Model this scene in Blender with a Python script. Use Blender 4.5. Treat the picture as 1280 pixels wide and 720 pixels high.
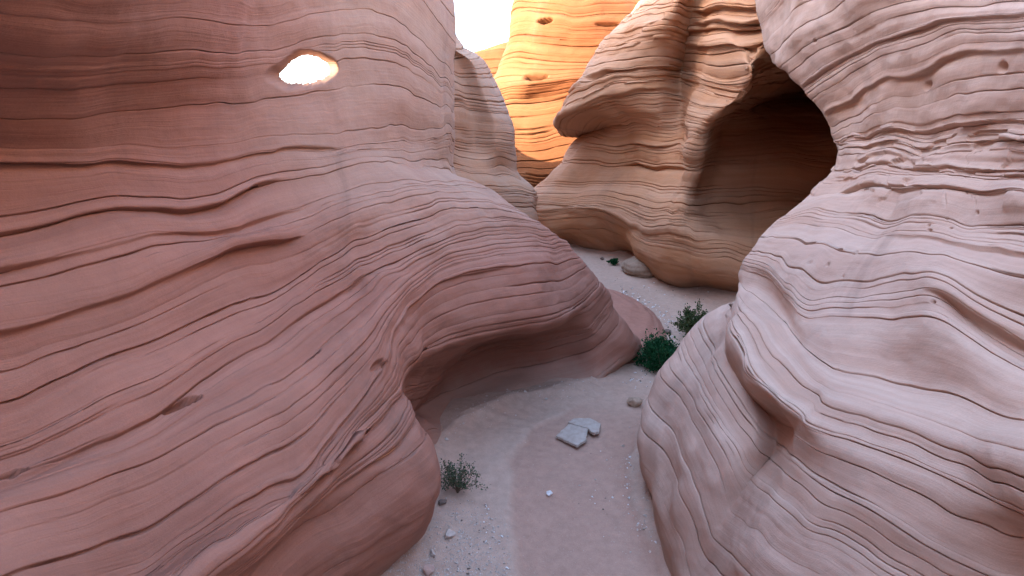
import bpy, bmesh, math, random
import numpy as np

# ------------------------------------------------------------------ basics
for o in list(bpy.data.objects):
    bpy.data.objects.remove(o)
scene = bpy.context.scene
COL = scene.collection
F = 698.0                      # focal length of the view in 1280-wide pixels
PITCH = math.radians(14.5)
CP, SP = math.cos(PITCH), math.sin(PITCH)
EYE = 4.0                      # the eye is 4 m above the sand; rock coordinates are taken from the eye
FLOOR = -EYE

def ray(px, py):
    r = (px - 640.0) / F
    u = (360.0 - py) / F
    return r, CP + SP * u, -SP + CP * u

def at_y(px, py, Y):           # point at forward distance Y
    r, y, z = ray(px, py)
    t = Y / y
    return (r * t, Y, z * t)

def at_z(px, py, z0):          # point on the level z0
    r, y, z = ray(px, py)
    t = z0 / z
    return (r * t, y * t, z0)

def on_floor(px, py, z=FLOOR):
    x, y, _ = at_z(px, py, z)
    return x, y

def project(P):
    f = P[..., 1] * CP - P[..., 2] * SP
    u = P[..., 1] * SP + P[..., 2] * CP
    f = np.maximum(f, 0.3)
    return 640 + F * P[..., 0] / f, 360 - F * u / f

class W(tuple):
    pass
def w(x, y, z):
    return W((x, y, z))

# ------------------------------------------------------------------ noise
def _hash(ix, iy, iz, seed):
    h = (ix.astype(np.int64) * 374761393 + iy.astype(np.int64) * 668265263 + iz.astype(np.int64) * 2147483647 + seed * 974711) & 0xFFFFFFFF
    h = ((h ^ (h >> 13)) * 1274126177) & 0xFFFFFFFF
    h = ((h ^ (h >> 16)) * 2246822519) & 0xFFFFFFFF
    h = h ^ (h >> 15)
    return (h & 0xFFFFFF).astype(np.float64) / 0xFFFFFF * 2 - 1

def noise3(x, y, z, seed=0):
    x, y, z = np.broadcast_arrays(np.asarray(x, float), np.asarray(y, float), np.asarray(z, float))
    ix, iy, iz = np.floor(x), np.floor(y), np.floor(z)
    fx, fy, fz = x - ix, y - iy, z - iz
    sx, sy, sz = [f * f * f * (f * (f * 6 - 15) + 10) for f in (fx, fy, fz)]
    out = 0
    for dx in (0, 1):
        for dy in (0, 1):
            for dz in (0, 1):
                wgt = (sx if dx else 1 - sx) * (sy if dy else 1 - sy) * (sz if dz else 1 - sz)
                out = out + wgt * _hash(ix + dx, iy + dy, iz + dz, seed)
    return out

def fbm(x, y, z, seed=0, octs=3):
    a, s, out = 1.0, 1.0, 0
    for k in range(octs):
        out = out + a * noise3(x * s, y * s, z * s, seed + k * 17)
        a *= 0.5
        s *= 2.03
    return out

# ------------------------------------------------------------------ objects
def tag(o, label=None, cat=None, group=None, kind=None):
    if label: o['label'] = label
    if cat: o['category'] = cat
    if group: o['group'] = group
    if kind: o['kind'] = kind
    return o

def empty(name, loc=(0, 0, 0)):
    o = bpy.data.objects.new(name, None)
    o.location = loc
    o.empty_display_size = 0.1
    COL.objects.link(o)
    return o

def mesh_np(name, V, Fq, mat, parent=None, smooth=True, uv=None, loc=(0, 0, 0)):
    me = bpy.data.meshes.new(name)
    V = np.asarray(V, np.float32)
    Fq = np.asarray(Fq, np.int32)
    n = Fq.shape[1]
    me.vertices.add(len(V)); me.vertices.foreach_set('co', V.ravel())
    me.loops.add(Fq.size); me.loops.foreach_set('vertex_index', Fq.ravel())
    me.polygons.add(len(Fq))
    me.polygons.foreach_set('loop_start', np.arange(0, Fq.size, n, dtype=np.int32))
    me.polygons.foreach_set('loop_total', np.full(len(Fq), n, np.int32))
    me.polygons.foreach_set('use_smooth', np.full(len(Fq), smooth, bool))
    if uv is not None:
        l = me.uv_layers.new(name='strata')
        l.data.foreach_set('uv', np.asarray(uv, np.float32)[Fq.ravel()].ravel())
    me.update(calc_edges=True)
    me.materials.append(mat)
    o = bpy.data.objects.new(name, me)
    o.location = loc
    COL.objects.link(o)
    if parent: o.parent = parent
    return o

# ------------------------------------------------------------------ materials
def new_mat(name):
    m = bpy.data.materials.new(name)
    m.use_nodes = True
    nt = m.node_tree
    nt.nodes.clear()
    out = nt.nodes.new('ShaderNodeOutputMaterial')
    b = nt.nodes.new('ShaderNodeBsdfPrincipled')
    nt.links.new(b.outputs[0], out.inputs[0])
    b.inputs['Roughness'].default_value = 0.9
    b.inputs['Specular IOR Level'].default_value = 0.15
    return m, nt, b

def ramp(nt, stops):
    r = nt.nodes.new('ShaderNodeValToRGB')
    e = r.color_ramp.elements
    while len(e) < len(stops): e.new(0.5)
    for k, (p, c) in enumerate(stops):
        e[k].position = p
        e[k].color = (*c, 1)
    return r

def node(nt, kind, **kw):
    n = nt.nodes.new(kind)
    for k, v in kw.items():
        setattr(n, k, v)
    return n

def tex_noise(nt, vec, scale, detail=4, rough=0.55, dist=0.0):
    n = nt.nodes.new('ShaderNodeTexNoise')
    n.inputs['Scale'].default_value = scale
    n.inputs['Detail'].default_value = detail
    n.inputs['Roughness'].default_value = rough
    n.inputs['Distortion'].default_value = dist
    if vec is not None: nt.links.new(vec, n.inputs['Vector'])
    return n

def mapping(nt, vec, scale):
    n = nt.nodes.new('ShaderNodeMapping')
    n.inputs['Scale'].default_value = scale
    nt.links.new(vec, n.inputs['Vector'])
    return n.outputs[0]

def mix(nt, fac, a, b, mode='MIX'):
    n = nt.nodes.new('ShaderNodeMix')
    n.data_type = 'RGBA'
    n.blend_type = mode
    for s, v in ((n.inputs[0], fac), (n.inputs[6], a), (n.inputs[7], b)):
        if hasattr(v, 'is_output'): nt.links.new(v, s)
        elif isinstance(v, tuple): s.default_value = (*v, 1)
        else: s.default_value = v
    return n.outputs[2]

def maprange(nt, v, a, b, c, d):
    n = nt.nodes.new('ShaderNodeMapRange')
    for k, x in enumerate((a, b, c, d)): n.inputs[k + 1].default_value = x
    nt.links.new(v, n.inputs[0])
    return n.outputs[0]

def rock_mat(name, stops, patch_col, s=1.0, bump=1.0, fine=1.0, patch_amt=0.5, glare_tint=None):
    """layered sandstone; s = size of its detail (metres scale)"""
    m, nt, b = new_mat(name)
    uv = node(nt, 'ShaderNodeUVMap', uv_map='strata').outputs[0]
    obj = node(nt, 'ShaderNodeTexCoord').outputs['Object']
    warp = tex_noise(nt, obj, 0.9 / s, 3)
    add = node(nt, 'ShaderNodeVectorMath', operation='MULTIPLY_ADD')
    nt.links.new(warp.outputs['Color'], add.inputs[0])
    add.inputs[1].default_value = (0.0, 0.10 * s, 0)
    nt.links.new(uv, add.inputs[2])
    wuv = add.outputs[0]
    bands = tex_noise(nt, mapping(nt, wuv, (0.12 / s, 5.0 / s, 1)), 1.0, 5, 0.6)
    lam = tex_noise(nt, mapping(nt, wuv, (0.55 / s, 38.0 / s, 1)), 1.0, 4, 0.65)
    lam2 = tex_noise(nt, mapping(nt, wuv, (1.6 / s, 120.0 / s, 1)), 1.0, 3, 0.6)
    patch = tex_noise(nt, obj, 0.55 / s, 4, 0.6)
    grain = tex_noise(nt, obj, 130.0 / s, 4, 0.7)
    pits = tex_noise(nt, obj, 13.0 / s, 5, 0.65)
    r = ramp(nt, stops)
    nt.links.new(maprange(nt, bands.outputs['Fac'], 0.28, 0.72, 0, 1), r.inputs[0])
    c = mix(nt, maprange(nt, patch.outputs['Fac'], 0.42, 0.68, 0.0, patch_amt), r.outputs[0], patch_col)
    if glare_tint:      # veiling glare of the sun painted as a paler tone, high and farther along
        col, y0, y1, z0, z1 = glare_tint
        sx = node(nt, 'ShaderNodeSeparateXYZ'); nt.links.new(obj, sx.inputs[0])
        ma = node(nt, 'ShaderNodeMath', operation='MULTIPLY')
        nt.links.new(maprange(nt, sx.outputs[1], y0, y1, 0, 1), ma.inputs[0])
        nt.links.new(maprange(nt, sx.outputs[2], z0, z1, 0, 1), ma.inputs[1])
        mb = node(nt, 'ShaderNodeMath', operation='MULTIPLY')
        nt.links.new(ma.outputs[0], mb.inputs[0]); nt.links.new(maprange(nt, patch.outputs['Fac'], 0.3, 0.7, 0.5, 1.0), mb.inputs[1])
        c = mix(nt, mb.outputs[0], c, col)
    k = maprange(nt, lam.outputs['Fac'], 0.3, 0.7, 0.94, 1.05)
    comb = node(nt, 'ShaderNodeCombineColor')
    for i in range(3): nt.links.new(k, comb.inputs[i])
    c = mix(nt, 1.0, c, comb.outputs[0], 'MULTIPLY')
    k2 = maprange(nt, grain.outputs['Fac'], 0.25, 0.75, 0.90, 1.08)
    comb2 = node(nt, 'ShaderNodeCombineColor')
    for i in range(3): nt.links.new(k2, comb2.inputs[i])
    c = mix(nt, 1.0, c, comb2.outputs[0], 'MULTIPLY')
    # mid-size blotches, dark run-off stains, dust low down
    blot = tex_noise(nt, obj, 3.2 / s, 5, 0.65)
    c = mix(nt, maprange(nt, blot.outputs['Fac'], 0.35, 0.7, 0.0, 0.22), c, tuple(0.62 * v for v in patch_col))
    c = mix(nt, maprange(nt, bands.outputs['Fac'], 0.60, 0.72, 0.0, 0.35), c, tuple(min(0.8, 1.25 * v + 0.03) for v in patch_col))
    run = tex_noise(nt, mapping(nt, wuv, (1.5 / s, 0.16 / s, 1)), 1.0, 4, 0.6)
    mk = node(nt, 'ShaderNodeMath', operation='MULTIPLY')
    nt.links.new(maprange(nt, run.outputs['Fac'], 0.56, 0.74, 0.0, 0.55), mk.inputs[0])
    nt.links.new(maprange(nt, patch.outputs['Fac'], 0.40, 0.60, 0.0, 1.0), mk.inputs[1])
    c = mix(nt, mk.outputs[0], c, (0.13, 0.085, 0.065))
    sz = node(nt, 'ShaderNodeSeparateXYZ'); nt.links.new(obj, sz.inputs[0])
    hz = node(nt, 'ShaderNodeMath', operation='MULTIPLY_ADD')
    nt.links.new(blot.outputs['Fac'], hz.inputs[0]); hz.inputs[1].default_value = -0.5; nt.links.new(sz.outputs[2], hz.inputs[2])
    c = mix(nt, maprange(nt, hz.outputs[0], -0.22, 0.12, 0.35, 0.0), c, (0.44, 0.335, 0.265))
    nt.links.new(c, b.inputs['Base Color'])
    # relief
    def bump_node(h, strength, dist, prev=None):
        n = node(nt, 'ShaderNodeBump')
        n.inputs['Strength'].default_value = strength
        n.inputs['Distance'].default_value = dist
        nt.links.new(h, n.inputs['Height'])
        if prev: nt.links.new(prev, n.inputs['Normal'])
        return n.outputs[0]
    n1 = bump_node(lam.outputs['Fac'], 0.30 * bump, 0.03 * s)
    n2 = bump_node(lam2.outputs['Fac'], 0.10 * fine, 0.010 * s, n1)
    n3 = bump_node(pits.outputs['Fac'], 0.20 * fine, 0.03 * s, n2)
    n4 = bump_node(grain.outputs['Fac'], 0.22 * fine, 0.005 * s, n3)
    nt.links.new(n4, b.inputs['Normal'])
    return m

# ------------------------------------------------------------------ rock bodies
def cubic(K, x, axis_vals):
    """cubic Hermite through knots K (n) with values axis_vals (n, ...) at x (m)"""
    n = len(K)
    h = np.diff(K)
    sl = np.diff(axis_vals, axis=0) / h.reshape(-1, *([1] * (axis_vals.ndim - 1)))
    T = np.empty_like(axis_vals)
    T[0], T[-1] = sl[0], sl[-1]
    for i in range(1, n - 1):
        T[i] = (sl[i - 1] * h[i] + sl[i] * h[i - 1]) / (h[i] + h[i - 1])
    T *= 0.92
    i = np.clip(np.searchsorted(K, x, side='right') - 1, 0, n - 2)
    t = (x - K[i]) / h[i]
    sh = (-1,) + (1,) * (axis_vals.ndim - 1)
    t = t.reshape(sh); hh = h[i].reshape(sh)
    return ((2 * t**3 - 3 * t**2 + 1) * axis_vals[i] + (t**3 - 2 * t**2 + t) * hh * T[i]
            + (-2 * t**3 + 3 * t**2) * axis_vals[i + 1] + (t**3 - t**2) * hh * T[i + 1])

def smooth01(x):
    x = np.clip(x, 0, 1)
    return x * x * (3 - 2 * x)

def rock(name, rows, mat, seed, s=1.0, cracks=2.2, layer_amp=1.0, lump=1.0, crack_amp=1.0, hole=None, step_px=2.4,
         quiet=None, deform=None, ledges=(), crack_mask=None, clusters=0.0, blocks=None):
    """rows: bottom to top, each a list of nodes along one bed of the rock.
       A node is (px, py, Y) or (px, py) with the row's level, or w(x, y, z)."""
    rng = np.random.RandomState(seed)
    net = []
    for r in rows:
        lev = r[0]
        line = []
        for nd in r[1:]:
            if isinstance(nd, W): line.append(tuple(nd))
            elif len(nd) == 3: line.append(at_y(*nd))
            else: line.append(at_z(nd[0], nd[1], lev))
        net.append(line)
    assert len({len(l) for l in net}) == 1, [len(l) for l in net]
    C = np.array(net)                                 # (R, C, 3)
    R, Cc = C.shape[:2]
    ku = np.concatenate([[0], np.cumsum(np.linalg.norm(np.diff(C, axis=1), axis=2).mean(0) + 1e-3)])
    kv = np.concatenate([[0], np.cumsum(np.linalg.norm(np.diff(C, axis=0), axis=2).mean(1) + 1e-3)])
    # samples along the bed, about step_px picture points apart
    def samples(K, pts_axis):
        xs = []
        for i in range(len(K) - 1):
            A, B = (C[:, i], C[:, i + 1]) if pts_axis else (C[i], C[i + 1])
            ax, ay = project(A); bx, by = project(B)
            vis = (ax > -60) & (ax < 1340) & (ay > -60) & (ay < 780) & (A[:, 1] > 0.5)
            d = np.hypot(bx - ax, by - ay)
            d = d[vis].max() if vis.any() else 20
            n = int(np.clip(d / step_px, 6, 120))
            xs.append(np.linspace(K[i], K[i + 1], n, endpoint=False))
        xs.append([K[-1]])
        return np.concatenate(xs)
    U = samples(ku, True)
    V0 = samples(kv, False)
    # bedding cracks: at the traced beds and at random between them
    pos = []
    for i in range(1, R - 1):
        pos.append((kv[i], rng.uniform(0.5, 1.0)))
        n = rng.poisson(cracks[i] if isinstance(cracks, (list, tuple)) else cracks)
        for t in np.sort(rng.uniform(0.1, 0.9, n)):
            pos.append((kv[i] + t * (kv[i + 1] - kv[i]), rng.uniform(0.15, 0.8)))
        if rng.rand() < clusters:      # a packet of thin laminae
            t0 = kv[i] + rng.uniform(0.1, 0.7) * (kv[i + 1] - kv[i])
            for _ in range(rng.randint(3, 7)):
                pos.append((t0, rng.uniform(0.0, 0.3)))
                t0 += rng.uniform(0.03, 0.06) * s
    pos = [q for q in pos if q[0] < kv[-1] - 0.01]
    pos.sort()
    cp = np.array([p[0] for p in pos]); ca = np.array([p[1] for p in pos])
    keep = np.concatenate([[True], np.diff(cp) > 0.026 * s])
    cp, ca = cp[keep], ca[keep]
    cw = 0.0062 * s * (0.6 + 0.9 * ca)                  # half width of each crack
    extra = (cp[:, None] + cw[:, None] * np.array([-2.6, -1.0, -0.55, 0, 0.55, 1.0, 2.6])[None]).ravel()
    V = np.unique(np.clip(np.concatenate([V0, extra]), kv[0], kv[-1]))
    V = V[np.concatenate([[True], np.diff(V) > 1e-4 * s])]
    # surface
    A = cubic(kv, V, C)                                # (nv, Cc, 3)
    # beds wander a little: shift v by slow noise before looking the surface up
    P = cubic(ku, U, np.swapaxes(A, 0, 1))             # (nu, nv, 3)
    P = np.swapaxes(P, 0, 1)                           # (nv, nu, 3)
    UU, VV = np.meshgrid(U, V)
    def normals(P):
        du = np.gradient(P, axis=1); dv = np.gradient(P, axis=0)
        N = np.cross(du, dv)
        N /= np.linalg.norm(N, axis=2, keepdims=True) + 1e-12
        return N
    # tangential wander of beds (moves the cracks, not the form)
    dv = np.gradient(P, axis=0); dv /= np.linalg.norm(dv, axis=2, keepdims=True) + 1e-12
    wob = 0.05 * s * fbm(UU / (0.9 * s), VV / (1.4 * s), 0 * UU, seed + 5, 3)
    edge = smooth01((VV - kv[0]) / (0.5 * s)) * smooth01((kv[-1] - VV) / (0.5 * s))
    P = P + dv * (wob * edge)[..., None]
    N = normals(P)
    X, Y, Z = P[..., 0] / s, P[..., 1] / s, P[..., 2] / s
    D = lump * s * (0.10 * fbm(X * 0.8, Y * 0.8, Z * 0.9, seed + 1, 3) + 0.015 * fbm(X * 3.1, Y * 3.1, Z * 5, seed + 2, 3))
    D += lump * s * 0.03 * noise3(UU / (2.2 * s), VV / (0.28 * s), 0 * UU, seed + 8)
    # layers: each stands out by its own amount, pillow-shaped, varying along the bed
    k = np.searchsorted(cp, VV)
    lo = np.concatenate([[kv[0]], cp])[k]; hi = np.concatenate([cp, [kv[-1]]])[k]
    t = (VV - lo) / np.maximum(hi - lo, 1e-6)
    amp = rng.uniform(-1, 1, len(cp) + 1)
    th = np.clip((hi - lo) / (0.30 * s), 0.15, 1.0)
    if layer_amp:
        var = 0.55 + 0.75 * noise3(UU / (1.1 * s), k * 3.7, 0 * UU, seed + 3)
        D += layer_amp * s * 0.016 * amp[k] * var * smooth01(np.minimum(t, 1 - t) / 0.12)
        D += layer_amp * s * 0.030 * th * (1 - np.abs(2 * t - 0.9) ** 2.2) * (0.75 + 0.4 * noise3(UU / (1.6 * s), k * 5.1, 0 * UU, seed + 4))
    if quiet is not None: D = D * quiet(P, UU / ku[-1], VV / kv[-1])
    # undercut ledges: (row, first column, last column, depth, height)
    for row, c0, c1, dep, hgt in ledges:
        r0 = int(row); v0 = kv[r0] + (row - r0) * (kv[min(r0 + 1, R - 1)] - kv[r0])
        u0 = np.interp(c0, np.arange(Cc), ku); u1 = np.interp(c1, np.arange(Cc), ku)
        tt = (v0 - VV + 0.03 * s * noise3(UU / (0.8 * s), 0 * UU + row * 9.1, 0 * UU, seed + 31)) / (hgt * s)
        prof = np.where(tt > 0, np.clip(1 - tt, 0, 1) ** 1.6 * smooth01(tt / 0.07), 0)
        win = smooth01((UU - u0) / (0.5 * s)) * smooth01((u1 - UU) / (0.5 * s)) * np.clip(0.7 + 0.8 * noise3(UU / (1.2 * s), 0 * UU + row * 3.3, 0 * UU, seed + 32), 0, 1.4)
        D -= dep * s * prof * win
        D += dep * 0.25 * s * np.exp(-((tt + 0.12) / 0.14) ** 2) * win
    if blocks is not None:     # beds broken across into blocks that stand out unevenly
        r_lo, r_hi, bamp = blocks
        vlo, vhi = np.interp([r_lo, r_hi], np.arange(R), kv)
        ph = UU / (0.42 * s) + 3.7 * k + 0.5 * noise3(UU / (0.5 * s), k * 1.9, VV / (0.1 * s), seed + 41)
        val = _hash(np.floor(ph), k, 0 * k, seed + 42)
        wn = smooth01((VV - vlo) / (0.15 * s)) * smooth01((vhi - VV) / (0.15 * s)) * smooth01(0.5 + 1.5 * noise3(UU / (1.5 * s), k * 2.1, 0 * UU, seed + 43))
        fr = ph - np.floor(ph)
        D += bamp * s * val * wn * smooth01(np.minimum(t, 1 - t) / 0.15)
        D -= bamp * s * 0.9 * wn * np.clip(1 - np.minimum(fr, 1 - fr) / 0.035, 0, 1) * (val > 0)
    # cracks
    j = np.clip(k, 0, len(cp) - 1); j2 = np.clip(k - 1, 0, len(cp) - 1)
    for jj in (j, j2):
        d = np.abs(VV - cp[jj]) / cw[jj]
        on = smooth01(0.75 + 1.7 * noise3(UU / (1.9 * s), jj * 7.3, 0 * UU, seed + 6) + 0.6 * (ca[jj] - 0.5))
        if crack_mask is not None: on = on * crack_mask(P, (ca > 0.5)[jj])
        brk = 0.75 + 0.35 * noise3(UU / (0.12 * s), jj * 2.3, 0 * UU, seed + 7)
        D -= crack_amp * s * 0.045 * (0.35 + ca[jj]) * on * brk * np.clip(1.0 - d / 1.0, 0, 1) ** 0.8 * (1 if jj is j else (j2 != j))
    P = P + N * D[..., None]
    if deform is not None:
        P = deform(P, N)
    nv, nu = P.shape[:2]
    idx = np.arange(nv * nu).reshape(nv, nu)
    Fq = np.stack([idx[:-1, :-1], idx[:-1, 1:], idx[1:, 1:], idx[1:, :-1]], -1).reshape(-1, 4)
    Vx = P.reshape(-1, 3) + np.array([0, 0, EYE])
    if hole is not None:
        Fq = Fq[~hole(P.reshape(-1, 3)[Fq].mean(1))]
    uv = np.stack([UU.ravel(), VV.ravel()], -1)
    return mesh_np(name, Vx, Fq, mat, uv=uv)

# ------------------------------------------------------------------ stone colours
MAUVE = [(0.0, (0.2478, 0.1029, 0.0684)), (0.4, (0.3054, 0.1399, 0.0976)), (0.7, (0.3516, 0.1739, 0.1259)), (1.0, (0.2766, 0.1150, 0.0749))]
PALE = [(0.0, (0.40, 0.235, 0.165)), (0.4, (0.465, 0.295, 0.220)), (0.7, (0.51, 0.35, 0.27)), (1.0, (0.42, 0.25, 0.175))]
ORANGE = [(0.0, (0.110, 0.033, 0.0095)), (0.45, (0.145, 0.049, 0.0160)), (0.75, (0.170, 0.066, 0.0250)), (1.0, (0.115, 0.034, 0.0098))]
TAN = [(0.0, (0.34, 0.16, 0.083)), (0.4, (0.41, 0.215, 0.122)), (0.7, (0.455, 0.265, 0.165)), (1.0, (0.36, 0.17, 0.088))]
M_left = rock_mat('mauve_sandstone', MAUVE, (0.275, 0.142, 0.102), 1.0, glare_tint=((0.40, 0.27, 0.195), 5.0, 7.5, EYE - 1.6, EYE - 0.6))  # paler tint stands in for glare near the sun
M_right = rock_mat('pale_sandstone', PALE, (0.47, 0.325, 0.26), 1.0, bump=0.5)
MIDC = [(0.0, (0.38, 0.16, 0.065)), (0.4, (0.45, 0.21, 0.10)), (0.7, (0.49, 0.26, 0.145)), (1.0, (0.40, 0.165, 0.07))]
M_mid = rock_mat('tan_sandstone', MIDC, (0.45, 0.27, 0.18), 2.6)
M_far = rock_mat('orange_sandstone', ORANGE, (0.165, 0.062, 0.025), 4.5)
M_fin = rock_mat('grey_tan_sandstone', TAN, (0.38, 0.27, 0.205), 2.2)

# ------------------------------------------------------------------ left wall with its undercut nose
L_rows = [
 [-4.3, w(-4.5,-2.5,-4.4), w(-3.6,1.0,-4.4), w(-3.0,2.2,-4.4), w(-2.5,3.0,-4.4), w(-2.1,3.6,-4.4), w(-1.7,4.2,-4.4), w(-1.4,4.8,-4.4), w(-1.2,6.0,-4.4),
   (567,562), (635,520), (695,512), (738,497), (782,456), w(2.1,12,-4.4), w(-2,15,-4.4)],
 [-3.3, w(-4.3,-2.5,-3.3), w(-3.2,1.0,-3.3), w(-2.4,2.2,-3.3), (310,800), (400,730), (480,668), (541,615), w(-1.15,6.2,-3.5),
   (572,535,7.5), (640,497,8.5), (700,487,9.0), (746,471,9.0), (789,435,9.4), w(1.8,11.4,-3.6), w(-2,15,-3.3)],
 [-2.75, w(-4.2,-2.5,-2.8), w(-3.0,1.0,-2.75), w(-2.2,2.2,-2.75), (270,750), (360,685), (450,618), (527,553), (513,520,6.8),
   (560,490,8.3), (640,460,9.2), (705,448,9.3), (745,436,9.1), (773,402,9.35), w(1.5,11.1,-3.25), w(-2,15,-2.8)],
 [-2.5, w(-4.1,-2.5,-2.4), w(-2.9,1.0,-2.45), w(-2.1,2.1,-2.45), (230,748), (330,682), (430,600), (508,515), (511,488,6.3),
   (557,458,8.2), (632,424,9.1), (703,417,9.1), (740,409,8.95), (765,377,9.25), w(1.3,10.9,-3.0), w(-2,15,-2.4)],
 [-2.3, w(-4.0,-2.5,-2.2), w(-2.8,1.0,-2.25), w(-2.0,2.0,-2.25), (195,745), (300,675), (410,580), (490,495), (511,464,5.4),
   (560,434,6.4), (634,408,7.3), (700,398,8.0), (734,379,8.65), (754,355,9.1), w(1.1,10.8,-2.8), w(-2,15,-2.2)],
 [-1.85, w(-3.9,-2.5,-1.8), w(-2.8,1.0,-1.85), w(-2.1,1.9,-1.85), (161,720,2.6), (300,635,3.1), (395,572,3.7), (465,484,4.6), (496,408,5.3),
   (550,358,6.5), (628,338,7.5), (680,332,8.2), (707,327,8.7), (726,321,9.0), w(.9,10.6,-2.5), w(-2,15,-1.8)],
 [-1.6, w(-3.9,-2.5,-1.5), w(-3.0,1.0,-1.6), w(-2.5,2.0,-1.6), (161,590,2.9), (300,520,3.5), (390,460,4.3), (450,415,5.0), (490,365,5.6),
   (550,325,6.8), (625,307,7.8), (670,304,8.4), (692,303,8.7), (709,303,9.0), w(.7,10.4,-2.25), w(-2,15,-1.5)],
 [-1.4, w(-4.0,-2.5,-1.25), w(-3.2,1.0,-1.35), (0,606,2.6), (161,544,3.1), (277,464,3.9), (367,400,4.8), (442,359,5.6), (490,330,6.1),
   (560,299,7.2), (617,287,8.0), (655,285,8.5), (676,286,8.7), (691,288,8.95), w(.5,10.3,-2.05), w(-2,15,-1.4)],
 [-1.15, w(-4.1,-2.5,-1.0), w(-3.3,1.0,-1.1), (0,509,2.8), (140,450,3.4), (285,389,4.4), (375,343,5.3), (440,305,5.9), (490,283,6.5),
   (550,265,7.4), (596,261,8.0), (632,262,8.5), (651,267,8.75), (665,271,9.0), w(.2,10.2,-1.8), w(-2.4,15,-1.2)],
 [-0.9, w(-4.2,-2.5,-.8), w(-3.4,1.0,-.85), (0,411,2.95), (161,374,3.7), (296,312,4.7), (375,290,5.5), (440,268,6.1), (490,251,6.8),
   (540,243,7.6), (580,241,8.3), (609,243,8.8), (627,248,9.1), (641,256,9.4), w(-.2,10.3,-1.5), w(-2.6,15,-1.0)],
 [-0.7, w(-4.3,-2.5,-.55), w(-3.5,1.0,-.6), (0,342,3.1), (160,303,3.9), (281,284,4.8), (375,257,5.8), (440,234,6.6), (490,228,7.2),
   (535,226,8.0), (565,226,8.7), (590,228,9.2), (606,234,9.5), (616,242,9.8), w(-.5,10.6,-1.2), w(-2.8,15,-.9)],
 [-0.4, w(-4.4,-2.5,-.3), w(-3.6,1.0,-.35), (0,295,3.25), (150,267,4.0), (270,250,4.9), (360,226,5.9), (430,206,6.8), (480,204,7.5),
   (515,206,8.2), (538,207,8.8), (554,209,9.3), (562,212,9.6), (567,216,9.9), w(-1.1,11.2,-.6), w(-3.0,15,-.5)],
 [-0.1, w(-4.5,-2.5,-.05), w(-3.7,1.0,-.1), (0,205,3.35), (150,205,4.15), (270,198,5.1), (360,187,6.1), (430,180,7.1), (475,178,7.8),
   (512,175,8.5), (538,172,9.0), (554,170,9.4), (562,170,9.8), (566,170,10.1), w(-1.15,11.5,.1), w(-3.0,15,.2), ],
 [0.3, w(-4.6,-2.5,.3), w(-3.4,1.0,.3), (0,150,3.15), (140,140,3.95), (260,132,5.0), (350,122,6.2), (420,112,7.2), (470,106,7.9),
   (512,114,8.6), (538,124,9.1), (554,131,9.5), (562,135,9.9), (567,138,10.2), w(-1.2,11.6,.8), w(-3.0,15,1)],
 [1.0, w(-4.3,-2.5,.9), w(-2.7,1.0,.8), (0,20,2.5), (140,25,3.2), (245,30,4.3), (335,30,6.0), (415,18,7.3), (465,14,8.1),
   (507,32,8.8), (536,56,9.3), (554,74,9.7), (563,84,10.1), (568,90,10.4), w(-1.3,11.8,2.0), w(-3.0,15,2)],
 [2.0, w(-3.8,-2.5,1.8), w(-2.3,1.0,1.8), (0,-170,2.3), (140,-150,2.9), (248,-135,4.0), (340,-120,5.9), (415,-110,7.6), (465,-100,8.5),
   (510,-62,9.2), (538,-25,9.7), (554,0,10.1), (563,12,10.5), (570,20,10.8), w(-1.5,12.0,4.0), w(-3.2,16,4.0)],
 [5.0, w(-3.4,-2.5,4.4), w(-1.4,1.0,4.2), w(-1.3,2.6,4.3), w(-1.4,3.6,4.5), w(-1.9,4.6,4.8), w(-2.9,6,5.2), w(-3.2,7,5.6), w(-3.3,8,6.0),
   w(-3.2,8.8,6.2), w(-3.0,9.4,6.4), w(-2.8,10,6.6), w(-2.5,10.6,6.8), w(-2.3,11.2,7.0), w(-2.3,12.4,7.4), w(-3.8,17,7.6)],
 [7.0, w(-4.0,-2.5,7), w(-2.8,1.0,7), w(-2.8,3,7), w(-3.0,4,7.2), w(-3.4,5,7.6), w(-4.0,6,8.2), w(-4.3,7,8.6), w(-4.4,8,9),
   w(-4.4,8.8,9.2), w(-4.4,9.4,9.4), w(-4.2,10,9.5), w(-4.2,10.6,9.6), w(-4.2,11.2,9.7), w(-4.2,12.6,9.7), w(-5.5,18,9.8)],
 [7.0, w(-22,-2.5,8.4), w(-22,1.0,8.4), w(-22,3,8.6), w(-22,4,8.8), w(-22,5,9), w(-22,6,9.2), w(-22,7,9.4), w(-22,8,9.6),
   w(-22,8.8,9.8), w(-22,9.4,10), w(-22,10,10), w(-22,11,10), w(-22,12,10), w(-22,14,10), w(-22,20,10)],
]
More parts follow.
